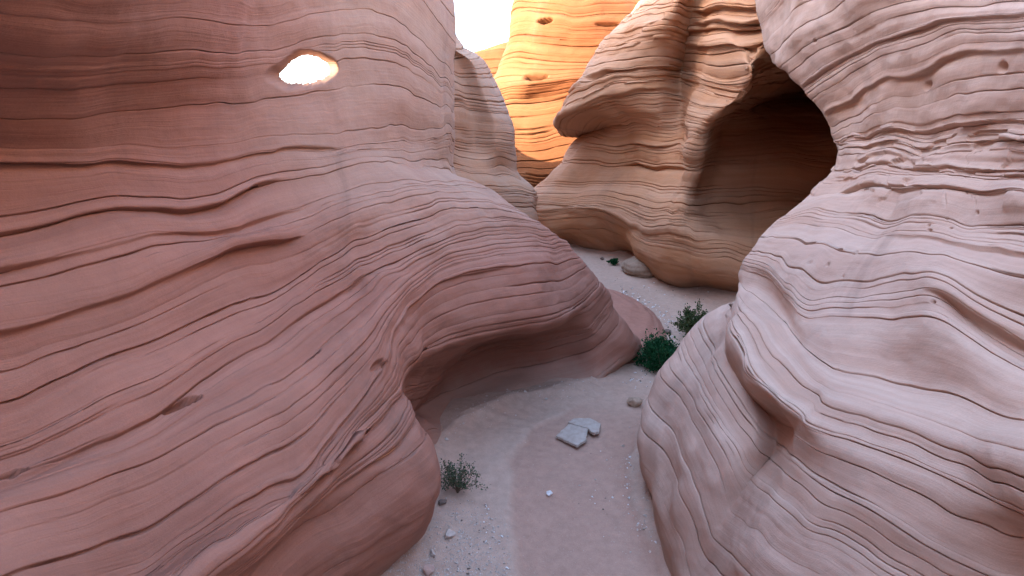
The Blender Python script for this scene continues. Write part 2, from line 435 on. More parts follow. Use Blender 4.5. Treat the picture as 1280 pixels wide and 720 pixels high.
# unseen bend added behind the eye to block frontal sky light: three more columns
for r in L_rows:
    x, y, z = r[1]
    back = max(0.0, z) * 0.45
    r[1:1] = [w(14 + 0 * x, -9.0 - back, z), w(4, -8.0 - back, z), w(min(x, -3.5) + 1.6 - 0.3 * back, -6.2 - back, z)]
    if x < -20:
        r[1:4] = [w(14, -24, z), w(0, -24, z), w(-14, -20, z)]
def left_quiet(P, uu, vv):
    # broad smooth slabs near the eye, ribs towards the neck and the nose
    rib = smooth01((P[..., 0] + 2.2 + 0.12 * (P[..., 1] - 3)) / 1.0) * smooth01((-0.4 - P[..., 2]) / 0.6)
    return 0.38 + 0.5 * rib
SUN_GAP = np.array(at_y(383, 92, 6.75))  # added opening: bright sky through it stands in for the sun
WAX = np.array([-0.30, 0.94, 0.13]); WAX /= np.linalg.norm(WAX)
WR = 0.215
def sun_gap_r(P):
    d = P - SUN_GAP
    al = d @ WAX
    q = d - al[..., None] * WAX
    h, v = q[..., 0], q[..., 2]
    v = v - 0.10 * h + 0.02 * noise3(h * 9, 0 * h, 0 * h, 915)
    th = np.arctan2(v, h)
    n = 0.10 * noise3(np.cos(th) * 1.6, np.sin(th) * 1.6, 0 * th, 911) + 0.05 * noise3(np.cos(th) * 4, np.sin(th) * 4, 0 * th, 912)
    half = np.where(v > 0, 0.88, 0.60)
    return ((np.abs(h) / 1.38) ** 1.7 + (np.abs(v) / half) ** 1.7) ** (1 / 1.7) / (WR * (1 + n)), al
def sun_gap_deform(P, N):
    r, al = sun_gap_r(P)
    push = np.where(np.abs(al) < 1.2, smooth01((1.30 - r) / 0.42) ** 1.4, 0) * 0.6
    P = P + WAX * push[..., None]
    # two narrow cavities weathered along a bed
    for a_, b_, wd, dep in [((200, 523, 3.35), (252, 489, 3.6), 0.030, 0.10), ((-6, 606, 2.6), (32, 590, 2.7), 0.026, 0.08), ((455, 470, 4.75), (474, 455, 4.95), 0.03, 0.06)]:
        A_, B_ = np.array(at_y(*a_)), np.array(at_y(*b_))
        t = np.clip(((P - A_) @ (B_ - A_)) / ((B_ - A_) @ (B_ - A_)), 0, 1)
        q = P - (A_ + t[..., None] * (B_ - A_)); qn = (q * N).sum(-1)
        d = np.linalg.norm(q - qn[..., None] * N, axis=-1) / (wd * (0.25 + 1.0 * np.sin(np.pi * np.clip(t, 0.02, 0.98)) ** 0.7))
        P = P - N * (dep * smooth01((1.0 - d) / 0.5) * (np.abs(qn) < 0.5))[..., None]
    return P
def sun_gap_hole(c):
    r, al = sun_gap_r(c)
    return (r < 0.93) & (np.abs(al) < 2.2)
def left_crack_mask(P, big):
    rib = smooth01((P[..., 0] + 2.0 + 0.12 * (P[..., 1] - 3)) / 0.8)
    return np.where(big, 1.0, 0.12 + 0.88 * rib)
left_wall = rock('sandstone_cliff', L_rows, M_left, 11, s=1.0, clusters=0.3, crack_amp=0.8, cracks=[1.2,2,2,4,5,5,4,3,2.2,1.6,1.6,2,1.5,1.5,1.5,1,1,1,1], crack_mask=left_crack_mask, deform=sun_gap_deform, hole=sun_gap_hole, quiet=left_quiet, ledges=[
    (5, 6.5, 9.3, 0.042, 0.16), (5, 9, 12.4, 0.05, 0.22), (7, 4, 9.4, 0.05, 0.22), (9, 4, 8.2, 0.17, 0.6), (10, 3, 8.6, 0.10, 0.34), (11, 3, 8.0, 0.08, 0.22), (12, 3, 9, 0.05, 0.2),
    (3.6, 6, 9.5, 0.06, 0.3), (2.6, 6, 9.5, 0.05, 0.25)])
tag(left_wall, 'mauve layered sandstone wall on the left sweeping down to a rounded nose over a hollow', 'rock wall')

# ------------------------------------------------------------------ fin behind the left wall
sil = [(672,330,14.5), (669,262,14.5), (671,244,14.5), (648,212,14.6), (643,182,14.7), (641,155,14.8), (628,125,14.9), (616,97,15), (602,73,15.1), (582,62,15.2), (572,45,15.3), (566,20,15.4)]
ys = [330, 262, 240, 208, 178, 152, 124, 97, 74, 62, 45, 20]
U_rows = []
for (sx, sy, sY), y in zip(sil, ys):
    lim = lambda px: min(px, sx - 3)
    x0 = 520
    f = [0.0, 0.36, 0.58, 0.82]
    xs = [x0 + (sx - x0) * k for k in f]
    if y > 190:
        dY = [11.0, 12.2, 12.9, 13.7]
    else:
        dY = [11.0, 12.3, 13.6, 13.5]
    U_rows.append([0] + [(xs[k], y + (sy - y) * f[k], dY[k] + (200 - y) * 0.002) for k in range(4)] + [(sx, sy, sY)]
                  + [(sx - 14, sy - 2, sY + 2.2), (sx - 60, sy - 6, sY + 5), (490, sy - 20, sY + 10)])
U_rows.insert(0, [0] + [w(-2.2,11,-4.4), w(-1.2,12.2,-4.4), w(-.5,12.9,-4.4), w(.5,13.8,-4.4), w(1.3,14.6,-4.4), w(.9,17,-4.4), w(-.6,21,-4.4), w(-4,25,-4.4)])
U_rows.append([0] + [w(-2.7,12.5,5.0), w(-2.6,13.2,5.1), w(-2.5,14,5.2), w(-2.4,15,5.3), w(-2.3,16,5.4), w(-2.6,18,5.5), w(-3.5,22,5.6), w(-4.7,26,4.4)])
U_rows.append([0] + [w(-3.1,12.5,8.6), w(-3.1,13.2,8.7), w(-3.2,14,8.8), w(-3.4,15,9.0), w(-3.7,17,9.0), w(-4.2,19,8.6), w(-4.8,22,7.6), w(-5.4,26,5.4)])
U_rows.append([0] + [w(-3.35,12.5,8.4), w(-3.4,13.2,8.5), w(-3.6,14,8.6), w(-3.9,15,8.8), w(-4.4,17,8.8), w(-4.8,19,8.4), w(-5.4,22,7.4), w(-6.0,26,5.2)])
U_rows.append([0] + [w(-3.35,12.5,-4.4), w(-3.4,13.2,-4.4), w(-3.6,14,-4.4), w(-3.9,15,-4.4), w(-4.4,17,-4.4), w(-4.8,19,-4.4), w(-5.4,22,-4.4), w(-6.0,26,-4.4)])
for k, r in enumerate(U_rows):  # unseen tail added beyond the fin to shade the lower far wall
    z = r[-1][2] if isinstance(r[-1], W) else at_y(*r[-1])[2]
    far = -1.6 if k >= len(U_rows) - 2 else 0
    r += [w(-5.6 + far, 29.0, min(z, 2.35)), w(-5.4 + far, 33, min(z, 2.3)), w(-6.5 + far, 39, min(z, 2.2))]
fin = rock('sandstone_fin', U_rows, M_fin, 23, s=1.9, clusters=1.0, lump=0.55, layer_amp=0.30, cracks=1.2)
tag(fin, 'grey fluted sandstone fin rising behind the left wall beside the strip of sky', 'rock fin')

# ------------------------------------------------------------------ right wall near the camera
R_rows = [
 [-4.4, w(8,10.5,-4.4), w(4.2,8.9,-4.4), w(2.2,7.4,-4.4), w(1.75,6.3,-4.4), w(1.62,5.2,-4.4), w(1.7,4.5,-4.4), w(1.65,3.6,-4.4), w(1.7,2.8,-4.4), w(1.9,2.0,-4.4), w(2.2,1,-4.4), w(2.6,-2.5,-4.4)],
 [-3.5, w(8,10.2,-3.5), w(4.1,8.7,-3.5), (803,560), (826,610), (848,680), (862,725,4.1), (885,750), (940,810), w(2.0,2.0,-3.4), w(2.4,1,-3.4), w(2.8,-2.5,-3.4)],
 [-3.05, w(8,10.0,-3.05), w(4.0,8.5,-3.05), (812,495), (843,545), (872,622), (893,675,4.1), (918,700), (975,755), (1085,850), w(2.5,1,-2.9), w(3.0,-2.5,-3)],
 [-2.65, w(8,9.8,-2.65), w(4.0,8.2,-2.65), (837,448), (868,502), (908,575), (930,622,4.15), (955,640), (1015,690), (1110,752), (1310,850), w(3.2,-2.5,-2.6)],
 [-2.3, w(8,9.6,-2.3), w(4.0,8.0,-2.4), (875,409), (898,468), (945,538,4.4), (970,566,4.35), (992,572,3.77), (1050,625), (1150,685), (1310,760), w(3.4,-2.5,-2.2)],
 [-2.05, w(8,9.5,-2.05), w(4.1,8.0,-2.15), (906,392,6.4), (911,434,5.6), (934,484,4.95), (980,532,4.45), (1002,545,3.72), (1060,585,3.32), (1180,642,2.8), (1310,700), w(3.5,-2.5,-1.9)],
 [-1.8, w(8,9.4,-1.8), w(4.2,8.0,-1.95), (914,383,6.45), (921,424,5.15), (946,475,4.4), (988,516,3.85), (1014,528,3.62), (1075,560,3.35), (1200,611,2.82), (1310,660), w(3.6,-2.5,-1.75)],
 [-1.6, w(8,9.4,-1.6), w(4.25,8.0,-1.75), (920,370,6.6), (936,402,5.55), (970,450,4.7), (1010,488,4.0), (1036,500,3.72), (1090,525,3.45), (1200,568,2.95), (1310,605), w(3.65,-2.5,-1.5)],
 [-1.4, w(8,9.4,-1.4), w(4.3,8.1,-1.6), (926,352,6.9), (956,374,6.2), (988,410,5.4), (1018,445,4.5), (1045,452,4.2), (1100,462,3.9), (1188,490,3.35), (1310,530,2.75), w(3.7,-2.5,-1.3)],
 [-1.15, w(8,9.4,-1.1), w(4.4,8.1,-1.3), (935,322,7.1), (958,330,6.6), (985,350,5.9), (1012,372,5.4), (1050,368,5.0), (1111,364,4.5), (1172,362,3.95), (1310,432,3.2), w(3.8,-2.5,-1.0)],
 [-.85, w(8,9.4,-.8), w(4.6,8.2,-1.0), (951,295,7.3), (985,296,6.7), (1015,300,6.1), (1045,310,5.6), (1080,320,5.2), (1130,316,4.75), (1195,326,4.15), (1310,352,3.4), w(3.9,-2.5,-.7)],
 [-.55, w(8,9.5,-.5), w(4.9,8.4,-.7), (984,270,7.5), (1020,260,7.0), (1050,263,6.5), (1080,270,6.0), (1111,276,5.5), (1160,272,4.9), (1220,278,4.4), (1310,290,3.7), w(4.0,-2.5,-.4)],
 [-.3, w(8,9.6,-.2), w(5.2,8.6,-.4), (1017,244,7.7), (1045,236,7.2), (1070,234,6.7), (1095,233,6.2), (1125,233,5.7), (1170,234,5.1), (1225,240,4.55), (1310,243,3.85), w(4.1,-2.5,-.15)],
 [-.1, w(8,9.7,.1), w(5.4,8.8,-.1), (1044,212,7.9), (1062,207,7.4), (1085,205,6.9), (1110,206,6.4), (1140,206,5.9), (1180,207,5.3), (1230,212,4.7), (1310,217,4.0), w(4.2,-2.5,.1)],
 [.15, w(8,9.8,.4), w(5.5,9.0,.3), (1051,187,8.1), (1070,180,7.5), (1095,179,7.0), (1120,180,6.5), (1150,180,6.0), (1190,179,5.4), (1240,180,4.8), (1310,182,4.1), w(4.3,-2.5,.3)],
 [.35, w(8,10,.8), w(5.5,9.3,.8), (1043,158,8.4), (1062,146,7.8), (1090,133,7.2), (1118,122,6.7), (1150,114,6.2), (1190,106,5.6), (1240,100,5.0), (1310,95,4.25), w(4.4,-2.5,.6)],
 [.7, w(8,10.3,1.2), w(5.6,9.8,1.2), (1024,126,8.9), (1042,112,8.2), (1070,94,7.6), (1100,79,7.0), (1135,66,6.4), (1180,52,5.8), (1235,43,5.1), (1310,36,4.35), w(4.5,-2.5,.9)],
 [1.1, w(8,11,1.9), w(5.6,11,1.6), (982,92,9.8), (1005,76,9.0), (1035,56,8.2), (1068,40,7.5), (1110,25,6.8), (1160,12,6.1), (1225,4,5.35), (1310,-4,4.5), w(4.6,-2.5,1.2)],
 [1.4, w(8,12,2.4), w(5.6,12,2.2), (962,68,10.6), (985,48,9.6), (1012,26,8.7), (1045,6,8.0), (1085,-12,7.2), (1140,-30,6.4), (1210,-45,5.6), (1310,-60,4.7), w(4.8,-2.5,1.6)],
 [2.2, w(8,13,3.5), w(5.8,13,3.2), (945,-20,11.6), (970,-60,10.4), (1000,-90,9.4), (1035,-110,8.5), (1080,-130,7.6), (1140,-150,6.8), (1215,-170,6.0), (1320,-200,5.0), w(5.2,-2.5,2.5)],
 [3.4, w(10,13,5.4), w(7,13,5.2), w(5.6,12,4.9), w(5.6,11,4.7), w(5.6,10,4.5), w(5.6,9,4.4), w(5.6,8,4.3), w(5.6,7,4.2), w(5.7,6,4.2), w(5.8,5,4.2), w(6,-2.5,4.2)],
 [3.5, w(10,13,7.4), w(8,13,7.2), w(6.9,12,7.2), w(6.7,11,7.0), w(6.6,10,6.9), w(6.5,9,6.8), w(6.4,8,6.7), w(6.4,7,6.6), w(6.4,6,6.5), w(6.5,5,6.4), w(7,-2.5,6.3)],
 [3.6, w(24,13,8), w(24,12.5,8), w(24,12,8), w(24,11,8), w(24,10,8), w(24,9,8), w(24,8,8), w(24,7,8), w(24,6,8), w(24,5,8), w(24,-2.5,8)],
]
for r in R_rows:
    x, y, z = r[-1]
    r.append(w(x + 1.2, -7.0, z))
def right_pits(P, N):
    for px, py, Y, r0, dep in [(1072,321,5.35,.030,.05), (1061,352,5.2,.022,.04), (972,370,5.9,.06,.035), (1020,335,5.8,.05,.02), (1045,338,5.5,.035,.03), (1172,298,4.75,.030,.05),
                               (1165,285,4.8,.022,.04), (1193,290,4.6,.018,.03), (1186,275,4.7,.02,.03), (1212,262,4.5,.02,.03), (1160,375,3.95,.025,.04), (1155,108,6.1,.10,.05), (1268,82,4.8,.09,.05), (1027,49,8.5,.06,.05)]:
        c = np.array(at_y(px, py, Y))
        ax, ay = project(c[None])
        q = P - c; q = q - (q * N).sum(-1, keepdims=True) * N
        r = np.linalg.norm(q * np.array([1, 1, 1.8]), axis=-1) / r0 * (1 + 0.3 * noise3(P[..., 0] / r0, P[..., 1] / r0, P[..., 2] / r0, int(px)))
        near = np.abs(P[..., 1] - Y) < 0.9
        P = P - N * (dep * smooth01((1.0 - r) / 0.7) * near)[..., None]
    return P
right_wall = rock('sandstone_cliff', R_rows, M_right, 37, s=1.0, blocks=(11.2, 14.6, 0.030), clusters=0.35, deform=right_pits, cracks=1.2, layer_amp=0.34, lump=0.75, ledges=[(9, 7.6, 10, 0.10, 0.3), (10.5, 6, 10, 0.05, 0.2), (12, 3, 10, 0.05, 0.2), (13, 3, 10, 0.06, 0.18), (14, 3, 10, 0.04, 0.15), (13.45, 3, 10, 0.06, 0.14), (14.3, 3, 10, 0.05, 0.14), (16.5, 2, 9, 0.05, 0.2), (15.5, 2, 9, 0.05, 0.2)])
tag(right_wall, 'pale pinkish sandstone wall on the right with bulging lobes and fine black bedding cracks', 'rock wall')

# ------------------------------------------------------------------ middle wall with the great alcove
M_rows = [
 [-4.4, w(4.5,34,-4.4), w(2.6,24,-4.4), (757,322,21.5), (790,322,19.8), (829,356,16.6), (880,362,15.6), (900,366,15.3), (930,373,15.0), (1000,390,14.6), (1100,410,14.0)],
 [-3.5, w(4.5,33,-3.5), (690,287,22.0), (752,290,19.8), (789,301,18.0), (824,324,15.6), (875,340,14.6), (900,343,14.3), (930,348,14.1), (1000,362,13.9), (1100,380,13.5)],
 [-2.9, w(4.5,33,-2.9), (655,262,23.5), (740,264,19.4), (795,278,17.4), (823,290,15.4), (868,303,14.3), (895,304,14.3), (930,308,14.4), (1005,315,14.4), (1100,320,14.4)],
 [-2.3, w(4.5,33,-2.3), (678,241,23), (745,238,20.0), (800,242,17.8), (836,254,15.6), (862,260,14.9), (892,258,15.6), (930,256,16.2), (1010,255,16.6), (1100,255,16.6)],
 [-1.5, w(4.5,33,-1.5), (720,206,22), (765,206,20.2), (812,203,18.4), (848,208,16.6), (870,212,15.0), (894,208,16.2), (930,206,16.3), (1010,205,16.7), (1100,205,16.7)],
 [-1.0, w(4.5,33,-1.0), (737,182,21.8), (775,183,20.1), (815,178,18.3), (850,178,17.3), (874,184,14.7), (899,179,16.4), (932,176,16.9), (1008,172,17.6), (1100,172,17.6)],
 [-.4, w(4.5,33,-.4), (757,160,21.6), (784,159,19.3), (822,152,17.9), (851,150,17.8), (882,162,14.4), (908,155,16.4), (938,148,17.5), (1010,142,19), (1100,142,19)],
 [0, w(4.6,33,0), (742,152,20.5), (772,144,19.1), (820,134,17.75), (853,134,18.0), (894,147,13.9), (918,138,16.2), (944,128,18.4), (1012,120,21), (1100,120,21)],
 [.3, w(4.7,33,.3), (718,143,19.6), (764,125,18.8), (820,113,17.65), (854,118,18.0), (910,135,13.3), (934,124,15.4), (960,116,17.6), (1020,106,20.5), (1100,106,20)],
 [.9, w(4.9,33,.9), (720,114,19.6), (768,98,18.7), (822,92,17.5), (853,97,18.2), (933,114,12.6), (953,104,13.6), (980,92,15.2), (1032,84,17.5), (1100,84,17.6)],
 [1.5, w(5,33,1.5), (739,87,20.0), (776,74,18.6), (825,66,17.1), (856,72,18.2), (930,82,12.2), (950,80,12.2), (978,72,12.6), (1040,64,14), (1100,64,14.6)],
 [2.5, w(5.2,33,2.5), (762,47,20.2), (793,38,18.4), (833,30,16.4), (860,36,17.4), (900,40,13.6), (935,46,12.2), (985,46,11.6), (1045,44,12.4), (1100,44,14)],
 [3.5, w(5.5,33,3.5), (794,14,20.4), (818,4,18.4), (848,-4,16.2), (868,0,16.6), (906,0,13.6), (940,2,12.0), (990,6,11.4), (1050,10,12.2), (1100,10,14)],
 [4.5, w(6,33,4.5), (818,-20,20.6), (842,-40,18.4), (866,-55,16.4), (890,-60,14.8), (918,-60,13.4), (950,-60,12.0), (1000,-60,11.4), (1060,-50,12.4), (1120,-50,14)],
 [5.5, w(8,33,6.0), w(6.8,22,6.6), w(7,20,6.6), w(7,18,6.2), w(7.2,16,5.8), w(7.3,15,5.6), w(7.4,14,5.4), w(8.0,13,5.4), w(9,13,5.4), w(11,14,5.4)],
 [6.0, w(26,33,7.0), w(26,22,7.0), w(26,20,7), w(26,18,7), w(26,17,7), w(26,16.5,7), w(26,16,7), w(26,15,7), w(26,14,7), w(26,13,7)],
]
for r in M_rows[:-1]:
    z = at_y(*r[-1])[2] if len(r[-1]) == 3 and not isinstance(r[-1], W) else (r[-1][2] if isinstance(r[-1], W) else r[0])
    r += [w(12.5, 11.5, z), w(7.5, 8.2, z)]
M_rows[-1] += [w(26, 11, 7), w(26, 8, 7)]
mid_wall = rock('sandstone_cliff', M_rows, M_mid, 51, s=2.6, blocks=(8, 13.5, 0.02), clusters=1.0, lump=0.85, layer_amp=0.42, cracks=2.0, ledges=[(10.6,4,7.6,.10,.2),(11.0,4,7.6,.13,.22),(11.35,4,7.6,.12,.2),(11.7,4,7.8,.14,.22),(12.1,4,7.8,.14,.25),(12.5,4,7.8,.12,.25),(13,4,8,.12,.3),(9.6,1,4.4,.10,.25),(8.2,1,4.2,.06,.2),(5,2,4.4,.05,.2),(4,2,5,.05,.15)])
tag(mid_wall, 'tan sandstone wall in the middle distance holding a great shadowed alcove and a small arch', 'rock wall')

# ------------------------------------------------------------------ sunlit wall closing the view, and one farther off
B_rows = [
 [0, w(1.6,42,-4.4), w(-.6,34,-4.4), w(1,31.5,-4.4), w(3.5,30.5,-4.4), w(7,30,-4.4), w(12,30,-4.4)],
 [0, w(1.6,42,-2.6), (628,246,33), (660,243,31.5), (705,238,30.5), (790,240,30), (880,240,30)],
 [0, w(1.6,42,-1.9), (630,222,33), (662,222,30.9), (708,222,29.9), (790,215,29.5), (880,215,29.5)],
 [0, w(1.6,42,-1.3), (632,200,33), (662,198,31.0), (708,196,30.1), (790,190,29.8), (880,190,29.8)],
 [0, w(1.6,42,-.2), (628,166,33.2), (660,164,31.4), (708,160,30.6), (790,160,30.1), (880,160,30)],
 [0, w(1.6,42,1), (622,132,33.4), (655,130,32.0), (708,126,30.8), (790,124,30.4), (880,124,30)],
 [0, w(1.6,42,1.6), (621,108,33.4), (655,104,31.2), (708,98,30.4), (790,96,30.3), (880,96,30)],
 [0, w(1.6,42,2.4), (634,72,33.6), (665,76,31.8), (712,76,30.9), (790,76,30.5), (880,76,30.2)],
 [0, w(1.6,42,4), (640,44,33.8), (668,46,32.0), (712,46,31.1), (790,46,30.7), (880,46,30.4)],
 [0, w(1.6,42,5), (645,14,34), (672,16,32.2), (712,16,31.3), (790,10,31), (880,10,30.6)],
 [0, w(1.6,42,7.2), (653,-6,34.2), (680,-6,32.4), (716,-10,31.6), (790,-16,31.4), (880,-16,31)],
 [0, w(3.0,42,8.2), w(2,37,8.4), w(3,35,8.6), w(4,34.5,8.9), w(8,34,9.2), w(12,34,9.3)],
 [0, w(4,54,8.5), w(6,54,8.7), w(7,54,9), w(9,54,9.2), w(14,54,9.4), w(20,54,9.5)],
]
def pits_deform(pits):
    def fn(P, N):
        for px, py, Y, rx, rz, dep in pits:
            c = at_y(px, py, Y)
            dx = (P[..., 0] - c[0]) / rx; dz = (P[..., 2] - c[2]) / rz
            wv = 1 + 0.25 * noise3(P[..., 0] / rx, P[..., 1] / rx, P[..., 2] / rz, int(px))
            r = np.sqrt(dx * dx + np.where(dz > 0, 1.5 * dz, dz) ** 2) * wv
            near = np.abs(P[..., 1] - Y) < 3.0
            P = P - N * (dep * smooth01((1.05 - r) / 0.55) * near)[..., None]
        return P
    return fn
B_pits = [(682, 23, 31.5, 0.42, 0.17, 0.6), (671, 95, 31.0, 0.70, 0.26, 0.8), (742, 112, 30.5, 0.6, 0.16, 0.5), (760, 30, 31, 0.7, 0.12, 0.4)]
far_wall = rock('sandstone_cliff', B_rows, M_far, 71, s=3.6, clusters=0.6, deform=pits_deform(B_pits), step_px=1.8, lump=0.6, layer_amp=0.6, crack_amp=0.9, cracks=1.7)
tag(far_wall, 'sunlit orange sandstone wall with weathered pits closing the far end of the canyon', 'rock wall')
F_rows = [
 [0, w(-14,52,-4.4), w(-9,46,-4.4), w(-4,44,-4.4), w(0,43,-4.4), w(5,43,-4.4)],
 [0, w(-14,52,0), (540,180,46), (590,175,44), (630,172,43), (690,172,43)],
 [0, w(-14,52,1.5), (540,135,46), (588,130,44.4), (628,128,43.4), (690,128,43)],
 [0, w(-14,52,3), (545,100,46.4), (588,98,44.8), (628,94,43.8), (690,92,43.4)],
 [0, w(-14,52,3.8), (552,82,46.8), (590,76,45.2), (628,72,44.2), (690,70,43.8)],
 [0, w(-14,52,4.4), (560,72,47.2), (594,66,45.8), (628,57,44.8), (690,54,44.4)],
 [0, w(-14,54,4.6), w(-6,52,4.9), w(-3,50,5.1), w(0,49,5.7), w(4,49,5.9)],
 [0, w(-14,66,4.6), w(-6,66,4.9), w(-2,66,5.2), w(2,66,5.6), w(8,66,5.8)],
]
far_knob = rock('sandstone_outcrop', F_rows, M_far, 83, s=4.0, lump=0.7, layer_amp=0.8)
tag(far_knob, 'low rounded orange rock knob in sun under the sky left of the orange wall', 'outcrop')

# ------------------------------------------------------------------ ground
_bank = np.array([on_floor(*p) for p in [(640, 800), (640, 720), (637, 650), (638, 600), (645, 560), (665, 535), (705, 515), (800, 470)]])
_bank = _bank[np.argsort(_bank[:, 1])]
_bankR = np.array([on_floor(*p) for p in [(860, 790), (828, 700), (800, 660), (786, 630), (784, 600), (792, 575), (800, 540), (830, 470)]])
_bankR = _bankR[np.argsort(_bankR[:, 1])]
def wash(x, y):
    """1 inside the reddish wash that runs down the middle of the floor, 0 outside"""
    xl = np.interp(y, _bank[:, 1], _bank[:, 0]); xr = np.interp(y, _bankR[:, 1], _bankR[:, 0])
    n = 0.05 * fbm(x * 2.0, y * 2.0, 0 * x, 311, 3)
    a = smooth01((x - xl + n + 0.04) / 0.12) * smooth01((xr - x + n + 0.02) / 0.08)
    return a * smooth01((9.0 - y) / 2.0)
_bases = []
for _rows in (L_rows, R_rows, M_rows):
    _pl = []
    for nd in _rows[0][1:]:
        _pl.append(tuple(nd[:2]) if isinstance(nd, W) else (at_y(*nd)[:2] if len(nd) == 3 else at_z(nd[0], nd[1], _rows[0][0])[:2]))
    _bases.append(np.array(_pl))
def base_dist(x, y):
    """distance to the feet of the rock walls"""
    d = np.full(np.shape(x), 9.0)
    for pl in _bases:
        for a_, b_ in zip(pl[:-1], pl[1:]):
            e = b_ - a_; L2 = max(float(e @ e), 1e-6)
            tt = np.clip(((x - a_[0]) * e[0] + (y - a_[1]) * e[1]) / L2, 0, 1)
            d = np.minimum(d, np.hypot(x - a_[0] - tt * e[0], y - a_[1] - tt * e[1]))
    return d
def floor_h(x, y):
    h = 0.05 * fbm(x * 0.45, y * 0.45, 0 * x, 301, 3) + 0.010 * fbm(x * 2.6, y * 2.6, 0 * x, 302, 3) + 0.003 * fbm(x * 11, y * 11, 0 * x, 303, 2)
    d = base_dist(x, y) + 0.10 * noise3(x * 2.2, y * 2.2, 0 * x, 305)
    h = h + 0.13 * np.exp(-np.clip(d - 0.05, 0, None) / 0.22)
    h = h - 0.045 * wash(x, y)
    h = h + 0.006 * np.sin(26 * y + 9 * x + 5 * noise3(x * 1.2, y * 1.2, 0 * x, 306)) * np.clip(0.3 + noise3(x * .9, y * .9, 0 * x, 307), 0, 1)
    return h
def fz(x, y):
    return float(floor_h(np.array([x], float), np.array([y], float))[0])

def sand_like(name, cols, pebble=True):
    m, nt, b = new_mat(name)
    obj = node(nt, 'ShaderNodeTexCoord').outputs['Object']
    big = tex_noise(nt, obj, 0.5, 4, 0.6)
    fine = tex_noise(nt, obj, 110, 4, 0.7)
    mid = tex_noise(nt, obj, 9, 5, 0.65)
    r = ramp(nt, [(0.3, cols[0]), (0.5, cols[1]), (0.7, cols[2])])
    nt.links.new(big.outputs['Fac'], r.inputs[0])
    c = r.outputs[0]
    at = node(nt, 'ShaderNodeAttribute', attribute_name='wash')
    c = mix(nt, maprange(nt, at.outputs['Fac'], 0, 1, 0, 0.85), c, cols[3])
    k = maprange(nt, fine.outputs['Fac'], 0.25, 0.75, 0.80, 1.12)
    cc = node(nt, 'ShaderNodeCombineColor')
    for i in range(3): nt.links.new(k, cc.inputs[i])
    c = mix(nt, 1.0, c, cc.outputs[0], 'MULTIPLY')
    k = maprange(nt, mid.outputs['Fac'], 0.3, 0.75, 0.84, 1.08)
    cc = node(nt, 'ShaderNodeCombineColor')
    for i in range(3): nt.links.new(k, cc.inputs[i])
    c = mix(nt, 1.0, c, cc.outputs[0], 'MULTIPLY')
    nt.links.new(c, b.inputs['Base Color'])
    b1 = node(nt, 'ShaderNodeBump'); b1.inputs['Strength'].default_value = 0.35; b1.inputs['Distance'].default_value = 0.03
    nt.links.new(mid.outputs['Fac'], b1.inputs['Height'])
    b2 = node(nt, 'ShaderNodeBump'); b2.inputs['Strength'].default_value = 0.4; b2.inputs['Distance'].default_value = 0.006
    nt.links.new(fine.outputs['Fac'], b2.inputs['Height']); nt.links.new(b1.outputs[0], b2.inputs['Normal'])
    nt.links.new(b2.outputs[0], b.inputs['Normal'])
    return m
SAND = sand_like('sand', [(0.4349, 0.2973, 0.2259), (0.4763, 0.3299, 0.2525), (0.4556, 0.2927, 0.2170), (0.4142, 0.2462, 0.1816)])
def build_ground():
    ax = np.concatenate([[-400, -120, -50, -25, -14], np.arange(-8, 12, 0.04), [14, 25, 50, 120, 400]])
    ay = np.concatenate([[-400, -120, -40, -12, -4], np.arange(-1, 12, 0.04), np.arange(12, 34, 0.1), [36, 45, 70, 130, 400]])
    X, Y = np.meshgrid(ax, ay)
    Z = floor_h(X, Y)
    V = np.stack([X.ravel(), Y.ravel(), Z.ravel()], -1)
    idx = np.arange(X.size).reshape(X.shape)
    Fq = np.stack([idx[:-1, :-1], idx[:-1, 1:], idx[1:, 1:], idx[1:, :-1]], -1).reshape(-1, 4)
    o = mesh_np('ground', V, Fq, SAND)
    at = o.data.attributes.new('wash', 'FLOAT', 'POINT')
    at.data.foreach_set('value', wash(X.ravel(), Y.ravel()).astype(np.float32))
    tag(o, 'pale sandy canyon floor with a reddish wash winding between the rock walls', 'ground', kind='structure')
build_ground()

# ------------------------------------------------------------------ red mound
def red_mound():
    cx, cy, rx, ry, h = 1.5, 12.6, 2.0, 3.3, 0.42
    nr, na = 60, 260
    rr = np.linspace(0, 1.0, nr); aa = np.linspace(0, 2 * np.pi, na, endpoint=False)
    R_, A_ = np.meshgrid(rr, aa, indexing='ij')
    wob = 1 + 0.05 * noise3(np.cos(A_) * 1.5, np.sin(A_) * 1.5, 0 * A_, 77)
    x = R_ * rx * wob * np.cos(A_); y = R_ * ry * wob * np.sin(A_)
    z = h * (1 - R_ ** 3.4) ** 0.75 + 0.03 * fbm(x * 1.2, y * 1.2, 0 * x, 78, 3) - 0.16
    # low terraces round the flank
    z += 0.012 * np.sin(z * 70 + 2 * noise3(x, y, 0 * x, 79)) * (R_ > 0.6)
    V = np.stack([x.ravel(), y.ravel(), z.ravel()], -1)
    idx = np.arange(nr * na).reshape(nr, na)
    nx = np.roll(idx, -1, axis=1)
    Fq = np.stack([idx[:-1], idx[1:], nx[1:], nx[:-1]], -1).reshape(-1, 4)
    m = sand_like('red_silt', [(0.33, 0.15, 0.105), (0.37, 0.175, 0.125), (0.35, 0.16, 0.11), (0.36, 0.2, 0.15)])
    o = mesh_np('rock_mound', V, Fq, m, loc=(cx, cy, fz(cx, cy)))
    tag(o, 'low smooth reddish rock mound on the sand behind the rounded nose of the left wall', 'rock mound')
red_mound()

